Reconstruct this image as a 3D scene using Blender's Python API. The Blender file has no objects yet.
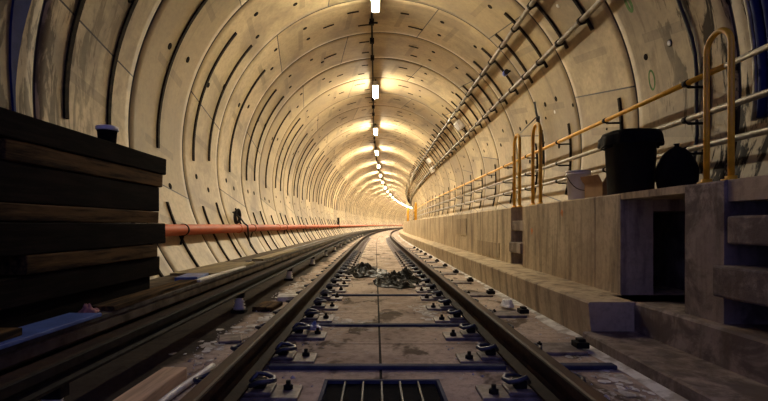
import bpy, bmesh, math, random
from mathutils import Vector, noise
random.seed(7)
C = bpy.context.scene
COL = C.collection

# ------------------------------------------------------------------ place
F = 473.0                      # focal length, pixels of a 768 wide frame
CAMZ = 0.84
TX, TZ, TR = 0.10, 2.03, 3.10  # tunnel axis and inner radius
RING0, RINGW = 5.75, 1.6       # ring joint positions along the track
BEND_S, BEND_R = 18.0, 520.0

def cs(s):
    return 0.0 if s < BEND_S else (s - BEND_S) ** 2 / (2 * BEND_R)
def th(s):
    return 0.0 if s < BEND_S else (s - BEND_S) / BEND_R
def P(s, x, z):
    t = th(s)
    return Vector((cs(s) + x * math.cos(t), s - x * math.sin(t), z))
def W(s, deg, inset=0.0):
    a = math.radians(deg); r = TR - inset
    return P(s, TX + r * math.cos(a), TZ + r * math.sin(a))
def wallx(z, side, inset=0.0):
    return TX + side * math.sqrt(max(0, (TR - inset) ** 2 - (z - TZ) ** 2))
def srange(a, b, step=1.6):
    n = max(1, int(math.ceil((b - a) / step)))
    return [a + (b - a) * i / n for i in range(n + 1)]

# ------------------------------------------------------------------ materials
def new_mat(name):
    m = bpy.data.materials.new(name); m.use_nodes = True
    nt = m.node_tree
    return m, nt, nt.nodes['Principled BSDF']
class N:
    def __init__(s, nt): s.nt = nt
    def node(s, t, **kw):
        n = s.nt.nodes.new(t)
        for k, v in kw.items(): setattr(n, k, v)
        return n
    def link(s, a, b): s.nt.links.new(a, b)
    def val(s, sock, v):
        if isinstance(v, bpy.types.NodeSocket): s.link(v, sock)
        else: sock.default_value = v
    def math(s, op, a, b=0.0, c=0.0, clamp=False):
        n = s.node('ShaderNodeMath', operation=op); n.use_clamp = clamp
        s.val(n.inputs[0], a); s.val(n.inputs[1], b)
        if op in ('MULTIPLY_ADD',): s.val(n.inputs[2], c)
        return n.outputs[0]
    def mix(s, f, a, b, mode='MIX'):
        n = s.node('ShaderNodeMix', data_type='RGBA', blend_type=mode)
        s.val(n.inputs[0], f)
        for i, v in ((6, a), (7, b)):
            if isinstance(v, bpy.types.NodeSocket): s.link(v, n.inputs[i])
            else: n.inputs[i].default_value = (*v, 1) if len(v) == 3 else v
        return n.outputs[2]
    def noise(s, vec, scale, detail=6, rough=0.6, dist=0.0):
        n = s.node('ShaderNodeTexNoise'); n.inputs['Scale'].default_value = scale
        n.inputs['Detail'].default_value = detail; n.inputs['Roughness'].default_value = rough
        n.inputs['Distortion'].default_value = dist
        s.link(vec, n.inputs['Vector']); return n.outputs['Fac']
    def ramp(s, f, a, b):
        n = s.node('ShaderNodeMapRange'); n.interpolation_type = 'SMOOTHSTEP'
        s.val(n.inputs[0], f); n.inputs[1].default_value = a; n.inputs[2].default_value = b
        return n.outputs[0]
    def scalevec(s, vec, sc):
        n = s.node('ShaderNodeMapping'); n.inputs['Scale'].default_value = sc
        s.link(vec, n.inputs['Vector']); return n.outputs[0]
    def bump(s, h, strength, dist, bsdf):
        n = s.node('ShaderNodeBump'); n.inputs['Strength'].default_value = strength
        n.inputs['Distance'].default_value = dist
        s.link(h, n.inputs['Height']); s.link(n.outputs[0], bsdf.inputs['Normal'])

def mat_simple(name, c1, c2=None, scale=6.0, rough=0.6, metal=0.0, stretch=(1, 1, 1), lo=0.35, hi=0.65, bump=0.15, bdist=0.01, spec=0.5):
    m, nt, b = new_mat(name); n = N(nt)
    tc = n.node('ShaderNodeTexCoord').outputs['Object']
    v = n.scalevec(tc, stretch)
    f = n.noise(v, scale)
    c2 = c2 or tuple(x * 0.7 for x in c1)
    n.link(n.mix(n.ramp(f, lo, hi), c1, c2), b.inputs['Base Color'])
    b.inputs['Roughness'].default_value = rough; b.inputs['Metallic'].default_value = metal
    b.inputs['Specular IOR Level'].default_value = spec
    if bump: n.bump(n.noise(v, scale * 4, 4), bump, bdist, b)
    return m

def mat_lining():
    m, nt, b = new_mat('tunnel_concrete'); n = N(nt)
    uv = n.node('ShaderNodeUVMap'); uv.uv_map = 'UVMap'
    sep = n.node('ShaderNodeSeparateXYZ'); n.link(uv.outputs[0], sep.inputs[0])
    u, v = sep.outputs[0], sep.outputs[1]                 # u = degrees / 10, v = ring number
    pos = n.node('ShaderNodeTexCoord').outputs['Object']
    fl = n.math('FLOOR', v); fr = n.math('FRACT', v)
    odd = n.math('FLOORED_MODULO', fl, 2.0)
    a = n.math('MULTIPLY', u, 10 / 60)
    a = n.math('SUBTRACT', a, n.math('MULTIPLY_ADD', odd, 34 / 60, 12 / 60))
    a = n.math('SUBTRACT', a, n.math('MULTIPLY', n.math('SUBTRACT', fr, 0.5), 5.5 / 60))
    segi = n.math('FLOOR', a); segf = n.math('FRACT', a)
    e = n.math('MINIMUM', segf, n.math('SUBTRACT', 1.0, segf))
    seam = n.math('LESS_THAN', e, 0.0030)                 # longitudinal joint ~ 1 cm
    ej = n.math('MINIMUM', fr, n.math('SUBTRACT', 1.0, fr))
    ring = n.math('LESS_THAN', ej, 0.0105)
    joint = n.math('MAXIMUM', seam, ring)
    # tone of each segment
    wn = n.node('ShaderNodeTexWhiteNoise', noise_dimensions='2D')
    cmb = n.node('ShaderNodeCombineXYZ'); n.link(segi, cmb.inputs[0]); n.link(fl, cmb.inputs[1])
    n.link(cmb.outputs[0], wn.inputs['Vector'])
    col = n.mix(wn.outputs['Value'], (0.34, 0.252, 0.128), (0.62, 0.49, 0.28))
    big = n.noise(pos, 0.9, 5, 0.6)
    col = n.mix(n.ramp(big, 0.40, 0.66), col, (0.29, 0.22, 0.13))
    fine = n.noise(pos, 14, 8, 0.7)
    col = n.mix(n.math('MULTIPLY', n.ramp(fine, 0.35, 0.75), 0.40), col, (0.17, 0.13, 0.08))
    # seepage streaks running down the lining
    st = n.node('ShaderNodeCombineXYZ')
    n.link(n.math('MULTIPLY', u, 0.10), st.inputs[0]); n.link(n.math('MULTIPLY', v, 5.5), st.inputs[1])
    streak = n.noise(st.outputs[0], 1.0, 5, 0.62, 0.4)
    col = n.mix(n.math('MULTIPLY', n.ramp(streak, 0.55, 0.74), 0.5), col, (0.10, 0.07, 0.04))
    # black damp on the rings closest to the portal
    damp = n.noise(n.scalevec(pos, (1, 3.2, 0.75)), 2.1, 6, 0.65, 0.6)
    sx = n.node('ShaderNodeSeparateXYZ'); n.link(pos, sx.inputs[0])
    near = n.math('MULTIPLY', n.ramp(v, 0.1, -1.0), n.math('MULTIPLY_ADD', n.ramp(sx.outputs[0], -1.0, 1.0), 0.35, 0.65))
    dm = n.math('MULTIPLY', n.ramp(damp, 0.49, 0.57), near)
    col = n.mix(dm, col, (0.02, 0.015, 0.011))
    # rectangular darker patches left by the vacuum pads
    pf = n.math('FRACT', n.math('MULTIPLY', segf, 3.0))
    pm = n.math('MULTIPLY', n.math('COMPARE', pf, 0.5, ), 1.0)
    pa = n.math('LESS_THAN', n.math('ABSOLUTE', n.math('SUBTRACT', pf, 0.5)), 0.05)
    pb = n.math('LESS_THAN', n.math('ABSOLUTE', n.math('SUBTRACT', fr, 0.52)), 0.26)
    n.nt.nodes.remove(pm.node)
    col = n.mix(n.math('MULTIPLY', n.math('MULTIPLY', pa, pb), 0.35), col, (0.12, 0.09, 0.055))
    col = n.mix(joint, col, (0.05, 0.04, 0.03))
    n.link(col, b.inputs['Base Color'])
    b.inputs['Roughness'].default_value = 0.5
    n.link(n.math('MULTIPLY_ADD', dm, -0.36, 0.4), b.inputs['Specular IOR Level'])
    h = n.math('SUBTRACT', n.math('MULTIPLY', fine, 0.5), joint)
    n.bump(h, 0.35, 0.012, b)
    return m

def mat_floor():
    m, nt, b = new_mat('track_slab_concrete'); n = N(nt)
    uv = n.node('ShaderNodeUVMap'); uv.uv_map = 'UVMap'
    sep = n.node('ShaderNodeSeparateXYZ'); n.link(uv.outputs[0], sep.inputs[0])
    x, s = sep.outputs[0], sep.outputs[1]
    pos = n.node('ShaderNodeTexCoord').outputs['Object']
    f1 = n.noise(pos, 1.3, 7, 0.62, 0.3); f2 = n.noise(pos, 18, 6, 0.7)
    col = n.mix(n.ramp(f1, 0.38, 0.66), (0.58, 0.47, 0.375), (0.36, 0.28, 0.22))
    col = n.mix(n.math('MULTIPLY', n.ramp(f2, 0.42, 0.72), 0.5), col, (0.11, 0.085, 0.07))
    wet = n.noise(n.scalevec(pos, (1.2, 0.7, 1)), 2.6, 4, 0.6, 0.5)
    wetm = n.ramp(wet, 0.54, 0.62)
    col = n.mix(n.math('MULTIPLY', wetm, 0.8), col, (0.07, 0.05, 0.03))
    spill = n.ramp(n.noise(pos, 5.5, 7, 0.72, 1.0), 0.575, 0.64)   # pale grout spills
    col = n.mix(n.math('MULTIPLY', spill, 0.8), col, (0.50, 0.46, 0.43))
    # shade around the conductor rail, painted black into the slab colour
    rail_shade = n.ramp(n.math('ADD', x, n.math('MULTIPLY', n.math('SUBTRACT', f1, 0.5), 0.5)), -1.10, -1.22)
    col = n.mix(n.math('MULTIPLY', rail_shade, 0.93), col, (0.022, 0.017, 0.014))
    l1 = n.math('LESS_THAN', n.math('ABSOLUTE', n.math('SUBTRACT', x, 0.03)), 0.008)
    sf = n.math('FRACT', n.math('MULTIPLY', n.math('SUBTRACT', s, 3.34), 1 / 1.17))
    l2 = n.math('LESS_THAN', n.math('MINIMUM', sf, n.math('SUBTRACT', 1.0, sf)), 0.006)
    l = n.math('MAXIMUM', l1, l2)
    col = n.mix(l, col, (0.03, 0.025, 0.02))
    n.link(col, b.inputs['Base Color'])
    b.inputs['Roughness'].default_value = 0.9; b.inputs['Specular IOR Level'].default_value = 0.05
    n.bump(n.math('SUBTRACT', f2, l), 0.4, 0.012, b)
    return m

def mat_bench(name='walkway_concrete', ca=(0.62, 0.50, 0.32), cb=(0.44, 0.34, 0.215), grime_shade=0.0):
    m, nt, b = new_mat(name); n = N(nt)
    pos = n.node('ShaderNodeTexCoord').outputs['Object']
    f1 = n.noise(pos, 1.1, 6, 0.6); f2 = n.noise(pos, 20, 7, 0.7)
    st = n.noise(n.scalevec(pos, (3, 3, 0.35)), 2.2, 6, 0.65, 0.3)
    col = n.mix(n.ramp(f1, 0.35, 0.68), ca, cb)
    if grime_shade: col = n.mix(n.math('MULTIPLY', n.ramp(n.noise(pos, 3.2, 7, 0.68, 0.5), 0.42, 0.58), grime_shade), col, (0.07, 0.05, 0.04))
    col = n.mix(n.math('MULTIPLY', n.ramp(st, 0.45, 0.68), 0.75), col, (0.13, 0.095, 0.065))
    col = n.mix(n.math('MULTIPLY', n.ramp(f2, 0.42, 0.75), 0.4), col, (0.13, 0.10, 0.075))
    n.link(col, b.inputs['Base Color']); b.inputs['Roughness'].default_value = 0.8; b.inputs['Specular IOR Level'].default_value = 0.15
    n.bump(f2, 0.35, 0.012, b)
    return m

def mat_emit(name, col, strength):
    m, nt, b = new_mat(name)
    b.inputs['Base Color'].default_value = (0.9, 0.9, 0.88, 1)
    b.inputs['Emission Color'].default_value = (*col, 1)
    b.inputs['Emission Strength'].default_value = strength
    return m

M = {}
M['lining'] = mat_lining(); M['floor'] = mat_floor(); M['bench'] = mat_bench(); M['grimy_shaded'] = mat_bench('grimy_shaded_step_concrete', (0.42, 0.34, 0.27), (0.26, 0.2, 0.16), 0.75)  # step concrete: some grime, with near shade painted into its darker colour
M['patch'] = mat_bench('patch_concrete', (0.46, 0.36, 0.225), (0.34, 0.26, 0.165))
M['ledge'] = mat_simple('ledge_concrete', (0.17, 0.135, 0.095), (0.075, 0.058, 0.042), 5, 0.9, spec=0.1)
M['rust'] = mat_simple('rusty_rail_steel', (0.042, 0.022, 0.013), (0.018, 0.011, 0.008), 9, 0.75, 0.0, lo=.3, hi=.7, spec=0.08)
M['railhead'] = mat_simple('rail_head_steel', (0.13, 0.07, 0.035), (0.06, 0.034, 0.02), 5, 0.6, 0.0, (1, .1, 1), spec=0.15)
M['dark'] = mat_simple('dark_oxidised_steel', (0.022, 0.018, 0.016), (0.010, 0.008, 0.007), 10, 0.7, 0.0, spec=0.1)
M['channel'] = mat_simple('cast_in_channel', (0.014, 0.011, 0.009), (0.035, 0.025, 0.016), 12, 0.8, 0.0, spec=0.08)
M['plug'] = mat_simple('grout_plug', (0.010, 0.008, 0.007), (0.022, 0.017, 0.012), 12, 0.9, spec=0.05)
M['plate'] = mat_simple('base_plate_steel', (0.26, 0.22, 0.2), (0.12, 0.09, 0.08), 14, 0.55, 0.1)
M['clip'] = mat_simple('spring_clip_steel', (0.09, 0.095, 0.125), (0.04, 0.042, 0.055), 14, 0.45, 0.4)
M['bar'] = mat_simple('blue_grey_bar', (0.075, 0.08, 0.115), (0.045, 0.048, 0.08), 8, 0.75, 0.0, spec=0.12)
M['galv'] = mat_simple('galvanised_tube', (0.36, 0.33, 0.28), (0.22, 0.2, 0.17), 12, 0.4, 0.6)
M['edging'] = mat_simple('grey_edging', (0.14, 0.12, 0.10), (0.07, 0.058, 0.048), 8, 0.8, 0.0, spec=0.12)
M['conduit'] = mat_simple('grey_conduit', (0.27, 0.24, 0.19), (0.13, 0.11, 0.085), 9, 0.42, 0.4)
M['yellow'] = mat_simple('yellow_paint', (0.85, 0.45, 0.02), (0.68, 0.34, 0.015), 9, 0.42)
M['redpipe'] = mat_simple('orange_red_pipe', (0.60, 0.125, 0.04), (0.44, 0.085, 0.03), 4, 0.5, 0.0, (1, .3, 1), spec=0.2)
M['blackrubber'] = mat_simple('black_rubber', (0.014, 0.013, 0.013), (0.024, 0.022, 0.022), 8, 0.45)
M['insul'] = mat_simple('white_porcelain', (0.85, 0.84, 0.82), (0.7, 0.68, 0.66), 9, 0.3)
M['wood_dark'] = mat_simple('creosoted_timber', (0.016, 0.0105, 0.009), (0.006, 0.0045, 0.004), 5, 0.9, 0, (6, .6, 6), spec=0.04)
M['wood_mid'] = mat_simple('weathered_timber', (0.13, 0.075, 0.03), (0.016, 0.010, 0.007), 4, 0.85, 0, (6, .5, 6), spec=0.06)
M['wood_pale'] = mat_simple('sawn_timber', (0.72, 0.5, 0.3), (0.45, 0.3, 0.18), 4, 0.8, 0, (7, .5, 7))
M['ply'] = mat_simple('plywood', (0.30, 0.24, 0.12), (0.17, 0.13, 0.065), 3, 0.7, 0, (5, .6, 5))
M['blue'] = mat_simple('blue_plastic', (0.05, 0.075, 0.36), (0.03, 0.045, 0.22), 5, 0.4)
M['blueboard'] = mat_simple('blue_painted_board', (0.12, 0.2, 0.5), (0.07, 0.12, 0.34), 5, 0.35)
M['navy'] = mat_simple('navy_strip', (0.018, 0.03, 0.14), (0.01, 0.018, 0.09), 5, 0.6, spec=0.1)
M['white'] = mat_simple('white_plastic', (0.85, 0.83, 0.78), (0.7, 0.66, 0.6), 6, 0.4)
M['palegrout'] = mat_simple('pale_grout', (0.72, 0.69, 0.65), (0.35, 0.31, 0.27), 6, 0.8, lo=.4, hi=.6)
M['card'] = mat_simple('cardboard', (0.40, 0.24, 0.11), (0.3, 0.175, 0.08), 5, 0.8)
M['binplastic'] = mat_simple('black_bin_plastic', (0.010, 0.009, 0.009), (0.012, 0.011, 0.010), 5, 0.6, spec=0.08)
M['sheet'] = mat_simple('black_polythene', (0.009, 0.0085, 0.008), (0.014, 0.013, 0.012), 5, 0.35, bump=0.1, spec=0.006)
M['pink'] = mat_simple('pink_cloth', (0.45, 0.2, 0.19), (0.3, 0.13, 0.13), 10, 0.9)
M['orange_spray'] = mat_simple('orange_spray_paint', (0.75, 0.2, 0.02), (0.55, 0.2, 0.06), 20, 0.8)
M['green_spray'] = mat_simple('green_spray_paint', (0.10, 0.22, 0.05), (0.07, 0.13, 0.04), 20, 0.8)
M['housing'] = mat_simple('light_housing', (0.5, 0.48, 0.44), (0.4, 0.38, 0.35), 6, 0.45)
TUBE = [mat_emit('lit_diffuser', (1.0, 0.87, 0.645), e) for e in (165.0, 330.0, 430.0, 520.0, 600.0)]
M['grate'] = mat_simple('grate_black_steel', (0.008, 0.008, 0.01), (0.012, 0.012, 0.014), 10, 0.9, 0.0, spec=0.02)
M['pale_steel'] = mat_simple('worn_grate_bar', (0.10, 0.09, 0.085), (0.05, 0.045, 0.04), 10, 0.6, 0.1)

# ------------------------------------------------------------------ mesh helpers
class MB:
    def __init__(s): s.v = []; s.f = []; s.uv = None; s.smooth = []
    def add(s, verts, faces, smooth=False):
        o = len(s.v); s.v += [Vector(p) for p in verts]
        for f in faces: s.f.append([i + o for i in f]); s.smooth.append(smooth)
        return s
    def box(s, x0, x1, y0, y1, z0, z1, fn=None):
        vs = [(x, y, z) for z in (z0, z1) for y in (y0, y1) for x in (x0, x1)]
        if fn: vs = [fn(*p) for p in vs]
        return s.add(vs, [(0, 2, 3, 1), (4, 5, 7, 6), (0, 1, 5, 4), (2, 6, 7, 3), (0, 4, 6, 2), (1, 3, 7, 5)])
    def grid(s, rows, closed=False, cap=False, smooth=True):
        """rows of equal length; closed joins the ends of each row."""
        n = len(rows[0]); vs = [p for r in rows for p in r]; fs = []
        for i in range(len(rows) - 1):
            for j in range(n if closed else n - 1):
                k = (j + 1) % n
                fs.append((i * n + j, i * n + k, (i + 1) * n + k, (i + 1) * n + j))
        s.add(vs, fs, smooth)
        if cap:
            o = len(s.v) - len(vs)
            s.f.append([o + j for j in reversed(range(n))]); s.smooth.append(False)
            s.f.append([o + (len(rows) - 1) * n + j for j in range(n)]); s.smooth.append(False)
        return s
    def tube(s, pts, r, k=10, cap=True):
        pts = [Vector(p) for p in pts]; rows = []; up = None
        for i, p in enumerate(pts):
            d = (pts[min(i + 1, len(pts) - 1)] - pts[max(i - 1, 0)]).normalized()
            if up is None:
                up = Vector((0, 0, 1)) if abs(d.z) < .9 else Vector((1, 0, 0))
            a = d.cross(up).normalized(); b = a.cross(d).normalized(); up = b
            rr = r[i] if isinstance(r, (list, tuple)) else r
            rows.append([p + a * rr * math.cos(2 * math.pi * j / k) + b * rr * math.sin(2 * math.pi * j / k) for j in range(k)])
        return s.grid(rows, True, cap)
    def lathe(s, prof, c, k=20, cap=True):
        rows = [[Vector((c[0] + r * math.cos(2 * math.pi * j / k), c[1] + r * math.sin(2 * math.pi * j / k), c[2] + z)) for j in range(k)] for r, z in prof]
        return s.grid(rows, True, cap)
    def sweep(s, prof, ss, cap=True, smooth=False):
        """closed profile of (x, z) carried along the track."""
        return s.grid([[P(q, x, z) for x, z in prof] for q in ss], True, cap, smooth)
    def build(s, name, mat, parent=None, bevel=0.0, uvs=None, origin=None):
        me = bpy.data.meshes.new(name)
        if origin is None and parent is None:
            if s.v:
                xs = [p.x for p in s.v]; ys = [p.y for p in s.v]; zs = [p.z for p in s.v]
                origin = Vector(((min(xs) + max(xs)) / 2, (min(ys) + max(ys)) / 2, min(zs)))
        if origin is None: origin = Vector((0, 0, 0))
        off = Vector(origin)
        me.from_pydata([tuple(p - off) for p in s.v], [], s.f)
        me.polygons.foreach_set('use_smooth', s.smooth)
        if uvs:
            ul = me.uv_layers.new(name='UVMap')
            for l in me.loops: ul.data[l.vertex_index if False else l.index].uv = uvs[l.vertex_index]
        bm = bmesh.new(); bm.from_mesh(me); bmesh.ops.recalc_face_normals(bm, faces=bm.faces); bm.to_mesh(me); bm.free()
        me.materials.append(mat)
        o = bpy.data.objects.new(name, me); COL.objects.link(o)
        if bevel:
            md = o.modifiers.new('edge', 'BEVEL'); md.width = bevel; md.segments = 2; md.limit_method = 'ANGLE'
        if parent: o.parent = parent
        else: o.location = off
        return o

def tag(o, label=None, cat=None, group=None, kind=None):
    if label: o['label'] = label
    if cat: o['category'] = cat
    if group: o['group'] = group
    if kind: o['kind'] = kind
    return o
def thing(name, loc, label, cat, group=None, rz=0.0):
    o = bpy.data.objects.new(name, None); COL.objects.link(o)
    o.location = loc; o.rotation_euler.z = rz; o.empty_display_size = .1
    return tag(o, label, cat, group)
def copy_tree(o, parent=None):
    c = o.copy(); COL.objects.link(c)
    if parent: c.parent = parent
    for ch in [k for k in bpy.data.objects if k.parent == o]: copy_tree(ch, c)
    return c
ORD = ['first', 'second', 'third', 'fourth', 'fifth', 'sixth', 'seventh', 'eighth', 'ninth', 'tenth', 'eleventh', 'twelfth',
       'thirteenth', 'fourteenth', 'fifteenth', 'sixteenth', 'seventeenth', 'eighteenth', 'nineteenth', 'twentieth']

END = 152.0
# ------------------------------------------------------------------ tunnel lining
def lining(name, a0, a1, step=2.0):
    n = int(round((a1 - a0) / step)); angs = [a0 + (a1 - a0) * i / n for i in range(n + 1)]
    mb = MB(); uvs = []; rows = []
    k0, k1 = -3, int((END - RING0) / RINGW)
    g = 0.009
    for k in range(k0, k1):
        s0 = RING0 + k * RINGW
        for ds, dr in ((0.0, -0.02), (g, -0.02), (g + .004, 0), (g + .13, 0), (0.8, 0), (RINGW - g - .10, 0), (RINGW - g - .004, 0), (RINGW - g, -0.02)):
            rows.append([W(s0 + ds, a, dr) for a in angs])
            uvs += [(a / 10.0, k + ds / RINGW + (1e-4 if ds == 0 else 0)) for a in angs]
    mb.grid(rows)
    o = mb.build(name, M['lining'], uvs=uvs, origin=Vector((TX, 0, TZ)))
    # smooth around the ring only
    return tag(o, kind='structure')
wall_left = tag(lining('wall_left', 128, 236), 'curved concrete lining of the left tunnel wall', None)
ceiling = tag(lining('ceiling', 56, 128), 'arched concrete lining of the tunnel crown', None)
wall_right = tag(lining('wall_right', -56, 56), 'curved concrete lining of the right tunnel wall', None)

def child(mb, name, mat, parent, **kw):
    """a mesh in world coordinates made a child of a thing."""
    mi = parent.matrix_basis.inverted()
    mb.v = [mi @ p for p in mb.v]
    return mb.build(name, mat, parent, **kw)

def arc_strip(mb, s, a0, a1, w=0.045, t=0.022, n=None):
    n = n or max(3, int(abs(a1 - a0) / 3)); rows = []
    for i in range(n + 1):
        a = a0 + (a1 - a0) * i / n
        rows.append([W(s - w / 2, a, -.01), W(s - w / 2, a, t), W(s + w / 2, a, t), W(s + w / 2, a, -.01)])
    return mb.grid(rows, True, True, False)

far = {'wall_left': MB(), 'ceiling': MB(), 'wall_right': MB()}
def channel(parent, s, a0, a1, w, t=0.022):
    if s < 34: arc_strip(MB2 := MB(), s, a0, a1, w, t); child(MB2, 'mounting_channel', M['channel'], parent)
    else: arc_strip(far[parent.name], s, a0, a1, w * .7, t * .6, 6)
rr = random.Random(3)
for k in range(-3, 88):
    s0 = RING0 + k * RINGW
    fr = (0.26, 0.72) if k % 2 else (0.47,)
    if s0 > 45: fr = (0.47,)
    for f in fr:
        s = s0 + f * RINGW
        if s < 2.0: continue
        j = rr.uniform(-1.5, 1.5)
        channel(wall_left, s, 140 + j, 182 + j, 0.058)
        if s > 4: channel(wall_left, s + (0.08 if k % 2 else 0), 196 + j, 215.5 + j * .4, 0.044)
    for f in (0.30, 0.78):
        s = s0 + f * RINGW
        if s > 2.5: channel(wall_right, s, 27.0 + rr.uniform(-.6, .6), 48.5 + rr.uniform(-1, 1), 0.046, 0.03)
    s = s0 + 0.24 * RINGW
    if s > 2.5: channel(wall_right, s, -13, 8 + rr.uniform(-1, 1), 0.046)
# short slots in the crown
for k in range(0, 60):
    s0 = RING0 + k * RINGW
    for f, a in ((0.3, 97.5 + rr.uniform(-2, 4)), (0.72, 93.5 + rr.uniform(-1, 7)), (0.35, 79 + rr.uniform(-4, 3)), (0.7, 74 + rr.uniform(-3, 4)), (0.5, 112 + rr.uniform(-5, 3))):
        s = s0 + f * RINGW; L = rr.choice((1.6, 2.2, 3.0))
        if s < 20: mb = MB(); arc_strip(mb, s, a - L, a + L, 0.05, 0.008, 3); child(mb, 'hanger_slot', M['plug'], ceiling)
        else: arc_strip(far['ceiling'], s, a - L, a + L, 0.05, 0.008, 3)
# round grout plugs / bolt pockets
def plug(mb, s, a, r=0.046, k=12, t=0.004):
    ra = math.degrees(r / TR)
    mb.grid([[W(s + r * q * math.cos(2 * math.pi * j / k), a + ra * q * math.sin(2 * math.pi * j / k), tt) for j in range(k)] for q, tt in ((1.0, -.01), (1.0, t), (.85, t + .003))], True, True)
for k in range(-2, 40):
    s0 = RING0 + k * RINGW
    for f, a, par in ((.34, 158, wall_left), (.70, 156, wall_left), (.30, 133, wall_left), (.66, 135, wall_left), (.3, 187, wall_left), (.62, 189.5, wall_left),
                      (.3, 119, ceiling), (.62, 117.5, ceiling), (.3, 68, ceiling), (.66, 66, ceiling),
                      (.4, 52, wall_right), (.72, 17, wall_right), (.42, 19, wall_right), (.52, 2.5, wall_right)):
        s = s0 + f * RINGW + rr.uniform(-.06, .06); a += rr.uniform(-2.5, 2.5)
        if k <= 0 and par is wall_right and k > -2: continue
        if s < 14: mb = MB(); plug(mb, s, a); child(mb, 'bolt_pocket', M['plug'], par)
        else: plug(far[par.name], s, a, .04, 6)
for par in (wall_left, ceiling, wall_right):
    o = child(far[par.name], 'far_pocket_and_channel' if False else 'distant_channel', M['channel'], par); tag(o, kind='stuff')

def wall_pix(px, py):
    """where the sight line through a photo point meets the lining: (s, angle)."""
    dx, dz = (px - 375.5) / F, (225 - py) / F; s = 3.0
    for _ in range(4000):
        if (dx * s - TX - cs(s)) ** 2 + (CAMZ + dz * s - TZ) ** 2 >= TR * TR: break
        s += 0.005
    return s, math.degrees(math.atan2(CAMZ + dz * s - TZ, dx * s - TX - cs(s)))
for px, py, r, mat, nm in ((646, 57, .036, 'plug', 'bolt_pocket'), (670, 43, .038, 'plug', 'bolt_pocket'), (558, 6, .03, 'white', 'pale_plug'), (573, 105, .03, 'plug', 'bolt_pocket'),
                           (555, 112, .03, 'white', 'pale_plug'), (546, 118, .028, 'plug', 'bolt_pocket'), (607, 129, .02, 'plug', 'bolt_pocket')):
    s, a = wall_pix(px, py); mb = MB(); plug(mb, s, a, r, 16); child(mb, nm, M[mat], wall_right)
s, a = wall_pix(670, 43); mb = MB(); plug(mb, s, a, .027, 16, .012); child(mb, 'pale_plug', M['white'], wall_right)
# green spray ring and green dab on the right wall
def wall_loop(mb, s, a, rs, ra, w):
    k = 28
    mb.grid([[W(s + (rs + q) * math.cos(t), a + (ra + math.degrees(q / TR)) * math.sin(t), .0025 if abs(q) < w / 3 else .0005)
              for t in [2 * math.pi * j / k for j in range(k)]] for q in (-w / 2, -w / 5, w / 5, w / 2)], True, False)
s, a = wall_pix(652, 80); mb = MB(); wall_loop(mb, s, a, .05, 2.0, .026); tag(child(mb, 'paint_mark', M['green_spray'], wall_right), 'green sprayed ring')
s, a = wall_pix(629, 4); mb = MB(); wall_loop(mb, s, a, .035, 1.5, .05); tag(child(mb, 'paint_mark', M['green_spray'], wall_right), 'green sprayed dab')
for px, py in ((88, 74), (672, 60), (678, 61), (641, 29), (648, 27), (647, 46)):
    pass

# ------------------------------------------------------------------ floor, ledges, walkway
def strip(name, x0, x1, z, ss, mat, nx=8):
    mb = MB(); rows = []; uvs = []
    for q in ss:
        r = []
        for i in range(nx + 1):
            x = x0 + (x1 - x0) * i / nx; r.append(P(q, x, z)); uvs.append((x, q))
        rows.append(r)
    mb.grid(rows, smooth=False)
    return tag(mb.build(name, mat, uvs=uvs, origin=Vector((0, 0, 0))), kind='structure')
# the bed has a pit under the drain grate
GX0, GX1, GY0, GY1 = -0.275, 0.345, 1.55, 2.56
def bed():
    mb = MB(); uvs = []
    def quad(x0, x1, y0, y1):
        for q in srange(y0, y1, 1.6)[:-1]:
            q2 = min(y1, q + (y1 - y0) / (len(srange(y0, y1, 1.6)) - 1))
            mb.add([P(q, x0, 0), P(q, x1, 0), P(q2, x1, 0), P(q2, x0, 0)], [(0, 1, 2, 3)])
            uvs.extend([(x0, q), (x1, q), (x1, q2), (x0, q2)])
    quad(-2.2, 1.75, -4, GY0); quad(-2.2, GX0, GY0, GY1); quad(GX1, 1.75, GY0, GY1); quad(-2.2, 1.75, GY1, END - 2)
    # pit sides
    for a, b in (((GX0, GY0), (GX1, GY0)), ((GX1, GY0), (GX1, GY1)), ((GX1, GY1), (GX0, GY1)), ((GX0, GY1), (GX0, GY0))):
        mb.add([(a[0], a[1], 0), (b[0], b[1], 0), (b[0], b[1], -.35), (a[0], a[1], -.35)], [(0, 1, 2, 3)]); uvs.extend([(a[0], a[1])] * 4)
    mb.add([(GX0, GY0, -.35), (GX1, GY0, -.35), (GX1, GY1, -.35), (GX0, GY1, -.35)], [(0, 1, 2, 3)]); uvs.extend([(0, 0)] * 4)
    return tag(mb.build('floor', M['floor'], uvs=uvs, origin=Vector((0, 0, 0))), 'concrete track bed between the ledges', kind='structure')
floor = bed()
LZ = 0.25
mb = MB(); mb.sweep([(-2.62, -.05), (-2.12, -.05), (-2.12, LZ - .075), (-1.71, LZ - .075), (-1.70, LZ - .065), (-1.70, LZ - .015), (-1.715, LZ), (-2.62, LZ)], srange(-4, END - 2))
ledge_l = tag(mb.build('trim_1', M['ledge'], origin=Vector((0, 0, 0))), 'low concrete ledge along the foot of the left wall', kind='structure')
mb = MB(); mb.sweep([(-1.80, LZ), (-1.70, LZ), (-1.695, LZ + .006), (-1.695, LZ + .03), (-1.70, LZ + .035), (-1.80, LZ + .035)], srange(-2, END - 2))
tag(mb.build('edge_angle', M['edging']), 'long grey steel edging along the lip of the left ledge', 'edging')

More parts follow.
